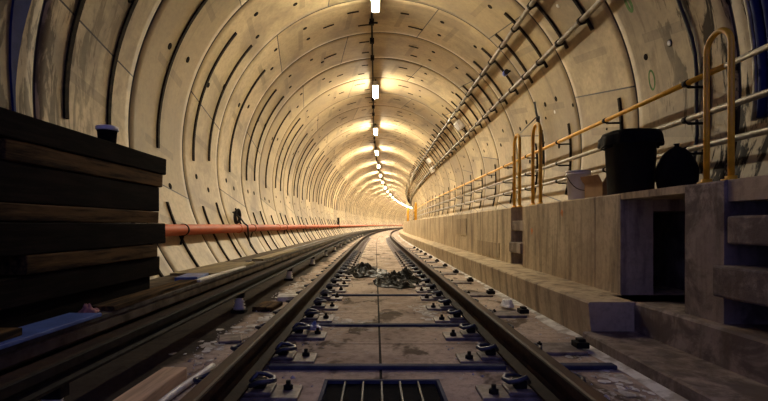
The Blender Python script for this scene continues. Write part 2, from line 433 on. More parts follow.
RZ, LX, BX, BZ = 0.29, 1.52, 1.93, 1.09          # right ledge height, ledge face, walkway face, walkway top
R1, R2 = 3.73, 2.62                               # near end of the wall, near end of the pier
N0, N1 = 6.20, 6.74                               # niche with steps between the hoops
def block(mb, x0, x1, z0, z1, s0, s1):
    mb.sweep([(x0, z0), (x1, z0), (x1, z1), (x0, z1)], srange(s0, s1))
mb = MB(); mb.sweep([(LX + .03, -.02), (2.6, -.02), (2.6, RZ), (LX + .012, RZ), (LX, RZ - .012)], srange(3.38, END - 2))
ledge_r = tag(mb.build('trim_2', M['bench'], origin=Vector((0, 0, 0))), 'low concrete ledge below the walkway wall', kind='structure')
mb = MB(); mb.sweep([(1.48, -.02), (1.9, -.02), (1.9, .08), (1.492, .08), (1.48, .07)], srange(-3, 3.38))
tag(mb.build('trim_3', M['grimy_shaded'], origin=Vector((0, 0, 0))), 'low kerb before the steps at the right', kind='structure')
mb = MB(); mb.sweep([(1.85, -.02), (2.62, -.02), (2.62, RZ), (1.865, RZ), (1.85, RZ - .015)], srange(-3, 3.379))
block(mb, 1.85, 2.6, -.02, RZ, 3.379, R1 - .02)
tag(mb.build('trim_4', M['grimy_shaded'], origin=Vector((0, 0, 0))), 'broad lowest concrete step below the walkway', kind='structure')
# walkway wall panels (cast in bays), deck above
panels = [(R1, 4.15), (4.166, N0), (N1, 9.6)] + [(9.605 + 4.0 * i, 13.6 + 4.0 * i) for i in range(34)]
for i, (s0, s1) in enumerate(panels):
    mb = MB(); mb.sweep([(BX, RZ), (BX + .26, RZ), (BX + .26, BZ), (BX + .012, BZ), (BX, BZ - .012)], srange(s0, min(s1, END - 2)))
    tag(mb.build('wall_bay', M['bench'], origin=Vector((0, 0, 0))), kind='structure')
mb = MB(); mb.sweep([(BX, RZ), (2.62, RZ), (2.62, BZ), (BX + .012, BZ), (BX, BZ - .012)], srange(R2, 2.95))
tag(mb.build('wall_bay', M['grimy_shaded'], origin=Vector((0, 0, 0))), 'short pier of walkway wall between two step openings', kind='structure')
mb = MB()
block(mb, BX + .262, 3.2, BZ - .14, BZ, R1, END - 2)
block(mb, BX + .004, 3.2, BZ - .05, BZ, 2.952, R1 - .002)
block(mb, 2.622, 3.2, BZ - .14, BZ, R2, 2.951)
block(mb, BX + .02, 3.2, BZ - .12, BZ, -3, R2 - .004)
deck = tag(mb.build('walkway_deck', M['bench'], origin=Vector((0, 0, 0))), 'concrete walkway deck along the right wall', kind='structure')
mb = MB(); block(mb, 2.63, 2.75, -.1, BZ - .13, -3, END - 2)
tag(mb.build('walkway_back_wall', M['grimy_shaded'], origin=Vector((0, 0, 0))), 'rear wall of the step openings', kind='structure')
# white grout band along the foot of the ledge
mb = MB(); rg = random.Random(5); rows = []
for q in srange(2.0, 40, .12):
    w = .065 + .03 * noise.noise((q * 1.7, 0, 3)); gap = 1 if q < 3.4 or noise.noise((q * .8, 5, 0)) > -.1 else .25
    x1 = 1.478 if q < 3.40 else LX
    rows.append([P(q, x1 - max(.012, w * gap * 1.3), .003), P(q, x1 - max(.006, w * gap * .6), .009), P(q, x1 + .02, .012)])
mb.grid(rows); tag(mb.build('grout_fillet', M['palegrout'], floor), 'white grout band along the kerb foot')

# splashes of pale grout on the bed
rg = random.Random(21)
for x, s, sx, ss in ((-1.10, 3.35, .07, .28), (-.47, 4.25, .08, .22), (-.30, 4.1, .12, .07), (-.46, 2.15, .05, .12), (.50, 4.6, .06, .2), (-.95, 4.3, .06, .2), (1.3, 2.6, .05, .3), (.62, 6.0, .05, .3), (-1.05, 6.3, .07, .4)):
    mb = MB()
    for i in range(70):
        px_, ps_ = x + rg.gauss(0, sx), s + rg.gauss(0, ss); r = abs(rg.gauss(.012, .012)) + .004; h = .0025 + i * .00004
        ring = [(px_ + r * rg.uniform(.6, 1.3) * math.cos(a_ * math.pi / 4), ps_ + 1.4 * r * rg.uniform(.6, 1.3) * math.sin(a_ * math.pi / 4), h) for a_ in range(8)]
        mb.add(ring + [(px_, ps_, h + .004)], [(j, (j + 1) % 8, 8) for j in range(8)])
    tag(mb.build('grout_splash', M['palegrout'], floor), 'splash of pale grout')
# step treads: near flight and the niche between the far hoops
def tread(x0, x1, z0, z1, s0, s1, label):
    mb = MB(); mb.box(x0, x1, s0, s1, z0, z1)
    return tag(mb.build('step_tread', M['grimy_shaded'], bevel=.012), label, 'step', 'concrete step treads')
tread(1.85, 2.63, .45, .62, .4, 2.605, 'lower concrete step slab beside the pier, at the right edge')
tread(1.93, 2.63, .735, .89, .4, 2.60, 'upper concrete step slab beside the pier, at the right edge')
tread(1.90, 2.63, .46, .60, N0 + .005, N1 - .005, 'lower small concrete step in the niche between yellow hoops')
tread(1.94, 2.63, .76, .90, N0 + .005, N1 - .005, 'upper small concrete step in the niche between yellow hoops')

# sprayed marks and patches on the walkway wall
def spray(px, py, r, seed):
    s = BX * F / (px - 375.5); z = CAMZ + (225 - py) * s / F; mb = MB(); k = 22; rg = random.Random(seed)
    rad = [r * (0.55 + .6 * rg.random()) for _ in range(k)]
    mb.add([(BX - .0025, s, z)] + [(BX - .0015, s + rad[j] * math.cos(2 * math.pi * j / k), z + rad[j] * math.sin(2 * math.pi * j / k)) for j in range(k)],
           [(0, 1 + j, 1 + (j + 1) % k) for j in range(k)])
    return mb
bay = [o for o in bpy.data.objects if o.name.startswith('wall_bay')][1]
for px, py, r, sd, lb in ((532, 231, .04, 1, 'orange spray dab'), (562, 213, .035, 2, 'fainter orange spray dab')):
    tag(child(spray(px, py, r, sd), 'paint_mark', M['orange_spray'], bay), lb)
bay2 = [o for o in bpy.data.objects if o.name.startswith('wall_bay')][2]
mb = MB(); mb.box(BX - .012, BX + .01, 7.35, 8.9, RZ + .03, RZ + .27); tag(child(mb, 'patch_panel', M['patch'], bay2, bevel=.004), 'darker rectangular patch')
bay3 = [o for o in bpy.data.objects if o.name.startswith('wall_bay')][3]
mb = MB(); mb.sweep([(BX - .012, .62), (BX + .01, .62), (BX + .01, .98), (BX - .012, .98)], srange(10.0, 11.2)); tag(child(mb, 'patch_panel', M['patch'], bay3), 'darker upright patch')

# ------------------------------------------------------------------ track
def rail_profile(x, zb, h, foot, head, web=.018, ht=.045):
    a, b, w = foot / 2, head / 2, web / 2
    return [(x - a, zb), (x + a, zb), (x + a, zb + .012), (x + w + .012, zb + .03), (x + w, zb + .05), (x + w, zb + h - ht - .012), (x + b, zb + h - ht),
            (x + b, zb + h - .01), (x + b - .012, zb + h), (x - b + .012, zb + h), (x - b, zb + h - .01), (x - b, zb + h - ht), (x - w, zb + h - ht - .012),
            (x - w, zb + .05), (x - w - .012, zb + .03), (x - a, zb + .012)]
XL, XR = -0.69, 0.83
def rail(name, x, zb, h, foot, head, label, cat, m1='rust', m2='railhead'):
    t = thing(name, P(0, x, 0), label, cat)
    mb = MB(); mb.sweep(rail_profile(x, zb, h, foot, head), srange(-2, END - 2, 1.0))
    child(mb, 'rail_body', M[m1], t)
    mb = MB(); b = head / 2
    mb.sweep([(x - b + .004, zb + h - .004), (x + b - .004, zb + h - .004), (x + b - .012, zb + h + .0015), (x - b + .012, zb + h + .0015)], srange(-2, END - 2, 1.0))
    child(mb, 'running_surface', M[m2], t)
    return t
rail('running_rail', XL, .042, .157, .14, .072, 'left running rail of the track, rusty brown steel', 'rail')
rail('running_rail', XR, .042, .157, .14, .072, 'right running rail of the track beside the walkway ledge', 'rail')
CX = -1.31
rail('conductor_rail', CX, .195, .10, .12, .10, 'dark conductor rail on white insulators beside the left ledge', 'rail', 'dark', 'rust')

def insulator_mb():
    b = MB(); b.lathe([(.055, .03), (.06, .05), (.038, .06), (.056, .075), (.036, .09), (.05, .105), (.034, .12), (.04, .14)], (0, 0, 0), 16); return b
for i in range(14):
    s = 1.92 + 2.63 * i; p = P(s, CX, 0)
    near = i < 5
    lb = (['white insulator cut by the bottom edge under the conductor rail', 'second white insulator under the conductor rail, right of the timber stack',
           'third white insulator under the conductor rail from the bottom edge', 'fourth white insulator under the conductor rail from the bottom edge',
           'fifth white insulator under the conductor rail from the bottom edge'][i] if near else 'tiny insulator far along under the conductor rail')
    t = thing('insulator', p, lb, 'insulator', 'insulators under the conductor rail')
    if i == 0:
        pin = insulator_mb().build('porcelain_body', M['insul'], t)
        b = MB(); b.box(-.065, .065, -.06, .06, 0, .028); base = b.build('base', M['dark'], t, bevel=.004)
        b = MB(); b.box(-.05, .05, -.03, .03, .14, .192); cap = b.build('cap', M['dark'], t, bevel=.004)
        IN = (pin, base, cap)
    else:
        for o in IN: c = o.copy(); COL.objects.link(c); c.parent = t

# rail fastenings
def put_copies(parts, t):
    m = {}
    for o in parts:
        c = o.copy(); COL.objects.link(c); m[o.name] = c
        c.parent = m.get(o.parent.name, t)
def fastening_parts(t):
    b = MB(); b.box(-.20, .32, -.095, .095, 0, .022); b.box(-.16, .19, -.075, .075, .022, .04)
    out = [b.build('base_plate', M['plate'], t, bevel=.005)]
    for sg in (-1, 1):
        pts = [(sg * .085, -.055, .065), (sg * .13, -.06, .085), (sg * .175, -.045, .085), (sg * .195, -.01, .08), (sg * .18, .035, .078), (sg * .14, .05, .09), (sg * .10, .035, .10), (sg * .075, .0, .066)]
        b = MB(); b.tube(pts, .0125, 8); out.append(b.build('spring_clip', M['clip'], t))
        b = MB(); b.box(min(sg * .09, sg * .15), max(sg * .09, sg * .15), -.028, .028, .04, .085); out.append(b.build('shoulder', M['dark'], t, bevel=.006))
        b = MB(); b.lathe([(.024, .022), (.024, .042), (.012, .043), (.012, .065)], (.255 if sg > 0 else -.168, .03 * sg, .0 if sg > 0 else .012), 6); out.append(b.build('anchor_bolt', M['dark'], out[0]))
    return out
FP = None; FARMESH = None
for side, x, nm in ((-1, XL, 'left'), (1, XR, 'right')):
    for i in range(46):
        s = 2.33 + .6 * i
        if i < 16: lb = f'{ORD[i]} fastening from the drain grate along the {nm} running rail'
        else: lb = f'tiny dark fastening far down the {nm} running rail'
        t = thing('rail_fastening', P(s, x, 0), lb, 'rail fastening', f'fastenings along the {nm} running rail', -th(s) + (math.pi if side > 0 else 0))
        if i < 20:
            if FP is None: FP = fastening_parts(t)
            else: put_copies(FP, t)
        else:
            if FARMESH is None:
                b = MB(); b.box(-.20, .32, -.085, .085, 0, .03)
                for sg in (-1, 1): b.box(min(sg * .08, sg * .19), max(sg * .08, sg * .19), -.05, .05, .03, .095)
                FARMESH = b.build('clip_plate', M['plate'], t)
            else: c = FARMESH.copy(); COL.objects.link(c); c.parent = t

# bars lying across the bed
for i, (s, x0, x1, nm) in enumerate(((2.76, -.62, .76, 'blue-grey bar across the bed just beyond the drain grate'), (3.93, -.62, .76, 'thin dark bar across the bed, second beyond the drain grate'),
                                     (5.6, -.62, .76, 'dark bar across the bed in front of the black plastic sheets'))):
    mb = MB(); h = .026 if i == 0 else .02
    mb.box(x0, x1, s - .028, s + .028, .001, h); tag(mb.build('cross_bar', M['bar'], bevel=.008), nm, 'bar', 'bars across the track bed')
mb = MB(); mb.box(.91, 1.40, 2.73, 2.80, .001, .028); tag(mb.build('cross_bar', M['bar'], bevel=.008), 'short blue-grey bar on the slab outside the right rail', 'bar', 'bars across the track bed')

# drain grate
t = thing('drain_grate', (0.035, 2.05, 0), 'black steel drain grate set in the track bed at the bottom', 'drain grate')
fr_ = MB(); e = .018
for x0, x1, y0, y1 in ((GX0, GX0 + e, GY0, GY1), (GX1 - e, GX1, GY0, GY1), (GX0, GX1, GY1 - e, GY1), (GX0, GX1, GY0, GY0 + e)): fr_.box(x0, x1, y0, y1, -.04, .006)
child(fr_, 'frame', M['bar'], t)
for i in range(6):
    w = (GX1 - GX0 - 2 * e) / 6; x0 = GX0 + e + i * w
    mb = MB(); mb.box(x0 + .004, x0 + w - .010, GY0 + e, GY1 - e, -.03, -.014); child(mb, 'panel', M['grate'], t)
    if i: mb = MB(); mb.box(x0 - .007, x0 + .002, GY0 + e, GY1 - e, -.03, .003); child(mb, 'rib', M['pale_steel'], t)

# cover plates outside the right rail with a black block at the wall end
for i in range(12):
    s = 3.17 + 1.23 * i
    lb = f'{ORD[i]} flat cover plate on the slab outside the right rail, counted from the front' if i < 6 else 'tiny flat plate far along the foot of the right ledge'
    t = thing('cover_plate', P(s, 1.2, 0), lb, 'cover plate', 'cover plates along the right ledge', -th(s))
    if i == 0:
        b = MB(); b.box(-.14, .17, -.13, .13, 0, .022); a1 = b.build('plate', M['plate'], t, bevel=.006)
        b = MB(); b.box(.13, .215, -.05, .05, .022, .062); b.box(.15, .20, -.03, .03, .062, .082); a2 = b.build('block', M['dark'], t, bevel=.006)
        b = MB(); b.lathe([(.018, .022), (.018, .036), (.008, .037), (.008, .046)], (-.08, .06, 0), 6); a3 = b.build('bolt', M['dark'], a1)
        CP = (a1, a2, a3)
    else: put_copies(CP, t)

# ------------------------------------------------------------------ crown: lights and their conduit
LS = [8.2 + 6.05 * i for i in range(23)]
LZT = CAMZ + 4.0
def light_parts(t):
    L = .70
    b = MB(); b.box(-.075, .075, -L, L, .06, .12); b.box(-.04, .04, -L + .06, L - .06, .12, .15)
    out = [b.build('housing', M['housing'], t, bevel=.01)]
    rows = []
    for y in (-L + .03, L - .03):
        rows.append([Vector((.068 * math.cos(a), y, .06 - .07 * math.sin(a))) for a in [math.pi * j / 10 for j in range(11)]])
    b = MB(); b.grid(rows, True, True); out.append(b.build('diffuser', TUBE[0], t))
    for y in (-L * .6, L * .6):
        b = MB(); b.box(-.012, .012, y - .02, y + .02, .15, .262); b.box(-.05, .05, y - .03, y + .03, .15, .158); out.append(b.build('hanger', M['dark'], out[0]))
    for y in (-L + .012, L - .012):
        b = MB(); b.box(-.077, .077, y - .018, y + .018, -.01, .122); out.append(b.build('end_cap', M['housing'], out[0], bevel=.008))
    return out
LP = None
for i, s in enumerate(LS):
    lb = (['strip light at the tunnel crown cut by the top edge', 'second lit strip light along the crown from the top edge', 'third lit strip light along the crown from the top edge',
           'fourth lit strip light along the crown from the top edge', 'fifth lit strip light along the crown from the top edge', 'sixth lit strip light along the crown from the top edge',
           'seventh lit strip light along the crown from the top edge', 'eighth lit strip light along the crown from the top edge'] + [''] * 30)[i] or 'tiny lit strip light in the far bend of the tunnel'
    t = thing('strip_light', P(s, 0, LZT), lb, 'ceiling light', 'strip lights along the tunnel crown', -th(s))
    if LP is None: LP = light_parts(t)
    else:
        put_copies(LP, t)
        d = [o for o in t.children if o.name.startswith('diffuser')][0]
        if i < 4: d.data = d.data.copy(); d.data.materials[0] = TUBE[i]
        else:
            if i == 4: FARTUBE = d.data.copy(); FARTUBE.materials[0] = TUBE[4]
            d.data = FARTUBE
t = thing('lighting_conduit', P(5, 0, 5.0), 'dark cable line joining the strip lights along the crown', 'conduit')
mb = MB(); mb.tube([P(q, -.075, TZ + TR - .06) for q in srange(3.5, 142, 1.6)], .02, 8); child(mb, 'cable', M['dark'], t)
for i, s in enumerate(LS[:8]):
    for q in (1.6, 2.6, 3.7):
        mb = MB(); mb.box(-.115, -.02, -.05, .05, -.13, -.02, lambda x, y, z, s=s, q=q: P(s + q + y, x - .01, TZ + TR + z - .01)); child(mb, 'junction_box', M['dark'], t, bevel=.006)
        if q == 1.6:
            mb = MB(); arc_strip(mb, s + q + .2, 91.0, 94.5, .03, .03, 3); child(mb, 'side_arm', M['dark'], t)

# ------------------------------------------------------------------ right wall services
def conduit(ang, inset, r, label):
    t = thing('conduit', W(6, ang, inset), label, 'conduit', 'conduits high on the right wall')
    mb = MB(); mb.tube([W(q, ang, inset) for q in srange(2.4, 142, 1.6)], r, 10); child(mb, 'pipe', M['conduit'], t)
    for k in range(-1, 16):
        for f in (.30, .78):
            q = RING0 + k * RINGW + f * RINGW
            if q < 3 or q > 28: continue
            da = math.degrees(r / TR)
            mb = MB(); rows = []
            for aa in (ang - da * 1.7, ang - da * 1.1, ang - da * 1.05, ang + da * 1.05, ang + da * 1.1, ang + da * 1.7):
                pass
            mb.grid([[W(q - .025, ang - 1.7 * da, .03), W(q - .025, ang - 1.3 * da, inset + r * .9), W(q - .025, ang, inset + r * 1.35), W(q - .025, ang + 1.3 * da, inset + r * .9), W(q - .025, ang + 1.7 * da, .03)],
                     [W(q + .025, ang - 1.7 * da, .03), W(q + .025, ang - 1.3 * da, inset + r * .9), W(q + .025, ang, inset + r * 1.35), W(q + .025, ang + 1.3 * da, inset + r * .9), W(q + .025, ang + 1.7 * da, .03)]], True, True, False)
            child(mb, 'saddle', M['dark'], t)
    return t
conduit(43.1, .095, .036, 'upper of two grey conduits high on the right wall')
conduit(29.9, .095, .036, 'lower of two grey conduits high on the right wall')

def at_wall(px, py, inset):
    s, a = wall_pix(px, py); return s, a
# blue device and white boxes between the conduits
s, a = wall_pix(510, 70)
t = thing('floodlight', W(s, a, .0), 'small blue-bodied floodlight between the two conduits', 'floodlight')
mb = MB(); mb.tube([W(s, a - .3, .0), W(s, a, .09)], .022, 8); child(mb, 'arm', M['dark'], t)
mb = MB(); mb.tube([W(s + .10, a, .10), W(s + .04, a, .115), W(s - .06, a, .12), W(s - .10, a, .12)], [.03, .05, .055, .04], 12); bd = child(mb, 'body', M['blue'], t)
mb = MB(); mb.tube([W(s - .10, a, .12), W(s - .125, a, .12)], [.046, .05], 12); child(mb, 'lens_hood', M['dark'], t).parent = bd
def wall_box(px, py, w, hdeg, d, mat, label, nm):
    s, a = wall_pix(px, py)
    t = thing(nm, W(s, a, 0), label, 'wall box')
    mb = MB(); rows = [[W(s - w / 2, a - hdeg, i_), W(s + w / 2, a - hdeg, i_), W(s + w / 2, a + hdeg, i_), W(s - w / 2, a + hdeg, i_)] for i_ in (.0, d)]
    mb.grid(rows, True, True, False); child(mb, 'body', mat, t, bevel=.012)
    mb = MB(); rows = [[W(s - w / 2.4, a - hdeg * .8, i_), W(s + w / 2.4, a - hdeg * .8, i_), W(s + w / 2.4, a + hdeg * .8, i_), W(s - w / 2.4, a + hdeg * .8, i_)] for i_ in (d, d + .02)]
    mb.grid(rows, True, True, False); child(mb, 'cover', M['housing'], t)
    mb = MB(); mb.tube([W(s, a - hdeg, d * .5), W(s + .05, a - hdeg * 1.8, .03), W(s + .1, a - hdeg * 2.4, .02)], .012, 6); child(mb, 'cable_tail', M['blackrubber'], t)
wall_box(461, 124, .42, 2.6, .14, M['white'], 'white equipment box between the conduits, closest of three', 'wall_box')
wall_box(430, 160, .42, 2.4, .14, M['white'], 'equipment box between the conduits, second of three', 'wall_box')
wall_box(418, 178, .5, 2.4, .14, M['white'], 'equipment box between the conduits, farthest of three', 'wall_box')

# handrail fixed to the lower channels
HX = 2.98
t = thing('handrail', P(5, HX, BZ), 'three-bar wall handrail above the walkway with yellow top bar', 'handrail')
def hr(z, s0, s1, r, name, mat): 
    mb = MB(); mb.tube([P(q, HX, z) for q in srange(s0, s1, 1.6)], r, 10); return child(mb, name, mat, t)
tag(hr(2.195, 4.02, 140, .026, 'top_rail', M['yellow']), 'yellow painted top bar')
tag(hr(2.195, 1.0, 4.02, .024, 'top_rail', M['galv']), 'bare grey end of the top bar')
hr(1.847, 1.0, 140, .028, 'middle_rail', M['galv']); hr(1.558, 1.0, 140, .028, 'lower_rail', M['galv'])
for k in range(-2, 14):
    q = RING0 + (k + .24) * RINGW
    for z in (2.195, 1.847, 1.558):
        mb = MB(); xw = wallx(z, 1); mb.tube([P(q, xw, z - .03), P(q, HX + .02, z - .035), P(q, HX, z - .02)], .014, 6)
        mb.tube([P(q - .03, HX, z), P(q + .03, HX, z)], .034, 8)
        child(mb, 'bracket', M['dark'], t)

# yellow grab hoops
def hoop(s0, s1, x, ztop, r, label, group='yellow grab hoops on the walkway edge'):
    t = thing('grab_hoop', P((s0 + s1) / 2, x, BZ), label, 'grab hoop', group)
    R_ = abs(s1 - s0) / 2; sm = (s0 + s1) / 2
    pts = [P(s0, x, BZ + .005), P(s0, x, BZ + (ztop - BZ) * .5), P(s0, x, ztop - R_)]
    pts += [P(sm - R_ * math.cos(a), x, ztop - R_ + R_ * math.sin(a)) for a in [math.pi * i / 12 for i in range(1, 12)]]
    pts += [P(s1, x, ztop - R_), P(s1, x, BZ + (ztop - BZ) * .5), P(s1, x, BZ + .005)]
    mb = MB(); mb.tube(pts, r, 12); child(mb, 'hoop_tube', M['yellow'], t)
    for q in (s0, s1):
        p = P(q, x, BZ); mb = MB(); mb.lathe([(.05, 0), (.05, .012), (.03, .013), (.03, .03)], p, 12); child(mb, 'foot_flange', M['yellow'], t)
    return t
hoop(2.70, 2.90, 2.03, 1.985, .017, 'tall yellow hoop nearest, on the walkway beside the black bin')
hoop(5.82, 6.10, 2.03, 2.11, .022, 'yellow hoop on the near side of the step niche')
hoop(6.66, 6.92, 2.03, 2.13, .022, 'yellow hoop on the far side of the step niche')
hoop(24.2, 24.6, 2.03, 1.98, .05, 'small distant yellow hoop above the far walkway, closer of two')
hoop(32.3, 32.8, 2.03, 1.98, .06, 'small distant yellow hoop above the far walkway, farther of two')

# cables at the niche hoops
t = thing('cable_drop', W(6.1, 10, 0), 'black cable looped down the wall behind the niche hoops', 'cable')
mb = MB()
s, a = wall_pix(541, 118)
mb.tube([W(s, a + 6, .02), W(s, a + 2, .06), W(s + .02, a - 2, .05), W(s - .05, a - 6, .06), W(s, a - 10, .05), W(s + .03, a - 16, .05)], .02, 8); child(mb, 'drop', M['blackrubber'], t)
for da in (0, -5, -9):
    mb = MB(); mb.tube([W(s - .03, a + da + .6, .06), W(s + .03, a + da - .6, .06)], .036, 8); child(mb, 'connector', M['blackrubber'], t)
mb = MB(); mb.tube([W(s, a + 1, .05), W(s + .5, a - .8, .14), W(s + 1.1, a - 1.0, .06)], .012, 6); child(mb, 'link_cable', M['blackrubber'], t)

# blue vertical services near the portal rings
mb = MB(); rows = []
for i in range(24):
    a = 128 + (192 - 128) * i / 23; w = .012 + .075 * min(1.5, max(0, (182 - a) / 15))
    rows.append([W(3.9 - w, a, 0), W(3.9 - w, a, .02), W(3.9 + w, a, .02), W(3.9 + w, a, 0)])
mb.grid(rows, True, True, False); tag(mb.build('sealing_strip', M['navy']), 'dark blue strip along the ring joint above the timber stack', 'sealing strip')
t = thing('service_pipe', W(3.9, 10, 0), 'dark blue upright service pipes on the right wall at the frame edge', 'pipe')
for q, r in ((3.93, .022), (3.84, .035), (3.75, .03)):
    mb = MB(); mb.tube([W(q, a_, r + .015) for a_ in range(-6, 50, 4)], r, 8); child(mb, 'pipe', M['navy'] if r > .025 else M['galv'], t)
for a_ in (4, 18, 32):
    mb = MB(); arc_strip(mb, 3.84, a_, a_ + 1, .26, .06, 3); child(mb, 'pipe_clamp', M['dark'], t)
t = thing('wall_cable', W(4.6, 4, 0), 'black upright cable on the right wall behind the nearest hoop', 'cable')
s, a = wall_pix(700, 90)
mb = MB(); mb.tube([W(s + .02 * math.sin(i), 24 - 3 * i, .025) for i in range(14)], .018, 8); child(mb, 'cable', M['blackrubber'], t)

# ------------------------------------------------------------------ left wall services: red pipe
PX, PZ = -2.60, .775
t = thing('fire_main', P(4, PX, PZ), 'orange-red pipe along the left wall above the ledge', 'pipe')
mb = MB(); mb.tube([P(q, PX, PZ) for q in srange(1.2, 146, 1.3)], .076, 18); child(mb, 'pipe', M['redpipe'], t)
for q in (5.35, 9.0, 12.6, 16.2, 19.8):
    mb = MB(); mb.tube([P(q - .06, PX, PZ), P(q + .06, PX, PZ)], .086, 18); child(mb, 'coupling', M['redpipe'], t, bevel=.006)
for q in (6.4, 10.0, 13.6, 17.2, 20.8):
    mb = MB(); mb.tube([P(q - .02, PX, PZ), P(q + .02, PX, PZ)], .083, 18)
    mb.tube([P(q, PX, PZ - .076), P(q, PX - .02, PZ - .14), P(q, wallx(PZ - .2, -1), PZ - .2)], .015, 6); child(mb, 'bracket', M['dark'], t)
# black cable slung over the pipe
def pipe_cable(s, label, big):
    t = thing('hanging_cable', P(s, PX, PZ), label, 'cable')
    q = s
    pts = [P(q + .05, wallx(PZ + .3, -1, .03), PZ + .32), P(q + .02, PX - .06, PZ + .2), P(q, PX + .02, PZ + .10), P(q - .01, PX + .09, PZ + .05), P(q - .02, PX + .10, PZ - .06), P(q + .02, PX + .10, PZ - .18), P(q + .10, PX + .12, PZ - .34), P(q + .22, PX + .2, LZ + .03)]
    mb = MB(); mb.tube(pts, .018, 8); child(mb, 'cable', M['blackrubber'], t)
    if big:
        for j in range(4):
            k = 20; cx = P(q + .05, wallx(PZ + .22, -1, .07 + .012 * j), PZ + .22 + .01 * j)
            mb = MB(); mb.tube([cx + Vector((.035 * math.cos(2 * math.pi * i / k) , .045 * math.cos(2 * math.pi * i / k), .13 * math.sin(2 * math.pi * i / k))) for i in range(k + 1)], .014, 6)
            child(mb, 'coil_turn', M['blackrubber'], t)
pipe_cable(9.3, 'coil of black cable hung over the red pipe', True)
t = thing('pipe_clamp', P(31, PX, PZ), 'black upright clamp on the red pipe far along', 'clamp')
mb = MB(); mb.tube([P(30.9, PX, PZ), P(31.1, PX, PZ)], .10, 12); child(mb, 'band', M['dark'], t)
mb = MB(); mb.box(-.07, .07, -.09, .09, .1, .55, lambda x, y, z: P(31 + y, PX + x, PZ + z)); child(mb, 'stem', M['dark'], t, bevel=.02)
# thin cable lying along the ledge
mb = MB(); mb.tube([P(q, -2.0 + .12 * noise.noise((q * .5, 2, 1)), LZ + .018) for q in srange(7.2, 40, .35)], .016, 6)
tag(mb.build('ledge_cable', M['blackrubber']), 'thin black cable snaking along the left ledge', 'cable')

# ------------------------------------------------------------------ timber stack on the left ledge
def timber(x0, x1, s0, s1, z0, z1, mat, label, group='timbers in the stack on the left ledge', name='timber_baulk', bev=.008, seed=0):
    r = random.Random(seed); mb = MB(); n = 7; rows = []
    for i in range(n + 1):
        q = s0 + (s1 - s0) * i / n; j = lambda: r.uniform(-.004, .004)
        rows.append([Vector((x0 + j(), q, z0)), Vector((x1 + j(), q, z0)), Vector((x1 + j(), q, z1 + j() * .5)), Vector((x0 + j(), q, z1 + j() * .5))])
    mb.grid(rows, True, True, False)
    return tag(mb.build(name, mat, bevel=bev), label, 'timber', group)
lay = [  # z0, z1, material, far end, face x, count
    (.253, .40, 'wood_dark', 4.05, -1.93, 2), (.403, .565, 'wood_dark', 4.20, -1.90, 2), (.568, .675, 'wood_mid', 4.16, -1.885, 2), (.678, .855, 'wood_dark', 4.24, -1.88, 2),
    (.858, .955, 'wood_mid', 4.15, -1.885, 3), (.958, 1.17, 'wood_dark', 4.2, -1.89, 3), (1.173, 1.285, 'wood_mid', 4.18, -1.88, 3), (1.288, 1.43, 'wood_dark', 4.265, -1.87, 3)]
nth = ['lowest', 'second lowest', 'third lowest', 'fourth lowest', 'fourth from top', 'third from top', 'second from top', 'topmost']
k = 0
for i, (z0, z1, mt, e_, fx, cnt) in enumerate(lay):
    for c in range(cnt):
        w = .235 if i not in (2, 4, 6) else .225
        x1 = fx - c * .245; x0 = x1 - w
        if x0 < wallx(z0, -1) + .02: x0 = wallx(z0, -1) + .02
        if x1 - x0 < .06: continue
        tone = 'pale-edged brown' if mt == 'wood_mid' else 'dark'
        row = ['track-side', 'second-row', 'wall-side'][c] if cnt == 3 else ['track-side', 'wall-side'][c]
        e2 = e_ - (.06 * c + .03 * ((i * 7 + c * 3) % 3))
        # pale layers are short packers, seen as broken bands along the face
        k += 1
        timber(x0, x1, 1.55 if mt == 'wood_dark' or c else (2.55, 2.05, 2.4)[(i // 2 - 1) % 3], e2, z0, z1, M[mt], f'{tone} {row} timber in the {nth[i]} layer of the stack', seed=k)
# pot on the stack
t = thing('paint_pot', (-1.985, 3.5, 1.431), 'small dark pot with pale lid on top of the timber stack', 'pot')
mb = MB(); mb.lathe([(.058, 0), (.066, .10), (.07, .105)], (0, 0, 0), 20); mb.build('body', M['wood_dark'], t)
mb = MB(); mb.lathe([(.075, .105), (.078, .115), (.075, .135), (.055, .142)], (0, 0, 0), 20); mb.build('lid', M['white'], t)

# things on the ledge
def board(x0, x1, s0, s1, z0, z1, mat, label, name='board', rot=0.0, cat='board'):
    cx, cy = (x0 + x1) / 2, (s0 + s1) / 2; mb = MB(); mb.box(x0 - cx, x1 - cx, s0 - cy, s1 - cy, 0, z1 - z0)
    o = mb.build(name, mat, origin=Vector((0, 0, 0)), bevel=.004); o.location = (cx, cy, z0); o.rotation_euler.z = rot
    return tag(o, label, cat)
EZ = LZ + .036
board(-1.865, -1.70, 3.05, 4.55, EZ, EZ + .03, M['wood_mid'], 'narrow brown plank on the ledge in front of the timber stack', 'plank', .02)
board(-2.22, -1.74, 5.15, 6.75, EZ, EZ + .028, M['ply'], 'olive plywood sheet on the ledge beside the red pipe', 'plywood_sheet', -.03)
board(-1.86, -1.66, 1.9, 2.87, EZ, EZ + .022, M['blueboard'], 'blue board on the ledge below the timber stack', 'blue_board', .0)
board(-1.84, -1.69, 1.75, 2.28, EZ + .023, EZ + .06, M['wood_mid'], 'short brown batten lying on the blue board', 'batten', .05)
board(-2.0, -1.78, 4.66, 5.1, LZ + .001, LZ + .075, M['blueboard'], 'small blue toolbox on the ledge between plank and plywood', 'toolbox', .1, 'toolbox')
board(-1.775, -1.70, 4.6, 6.2, EZ, EZ + .02, M['white'], 'thin pale strip on the ledge lip beside the plywood', 'pale_strip', -.005)
board(-1.90, -1.72, 7.3, 10.5, EZ, EZ + .03, M['ply'], 'long olive plank on the ledge beyond the plywood sheet', 'plank', -.006)

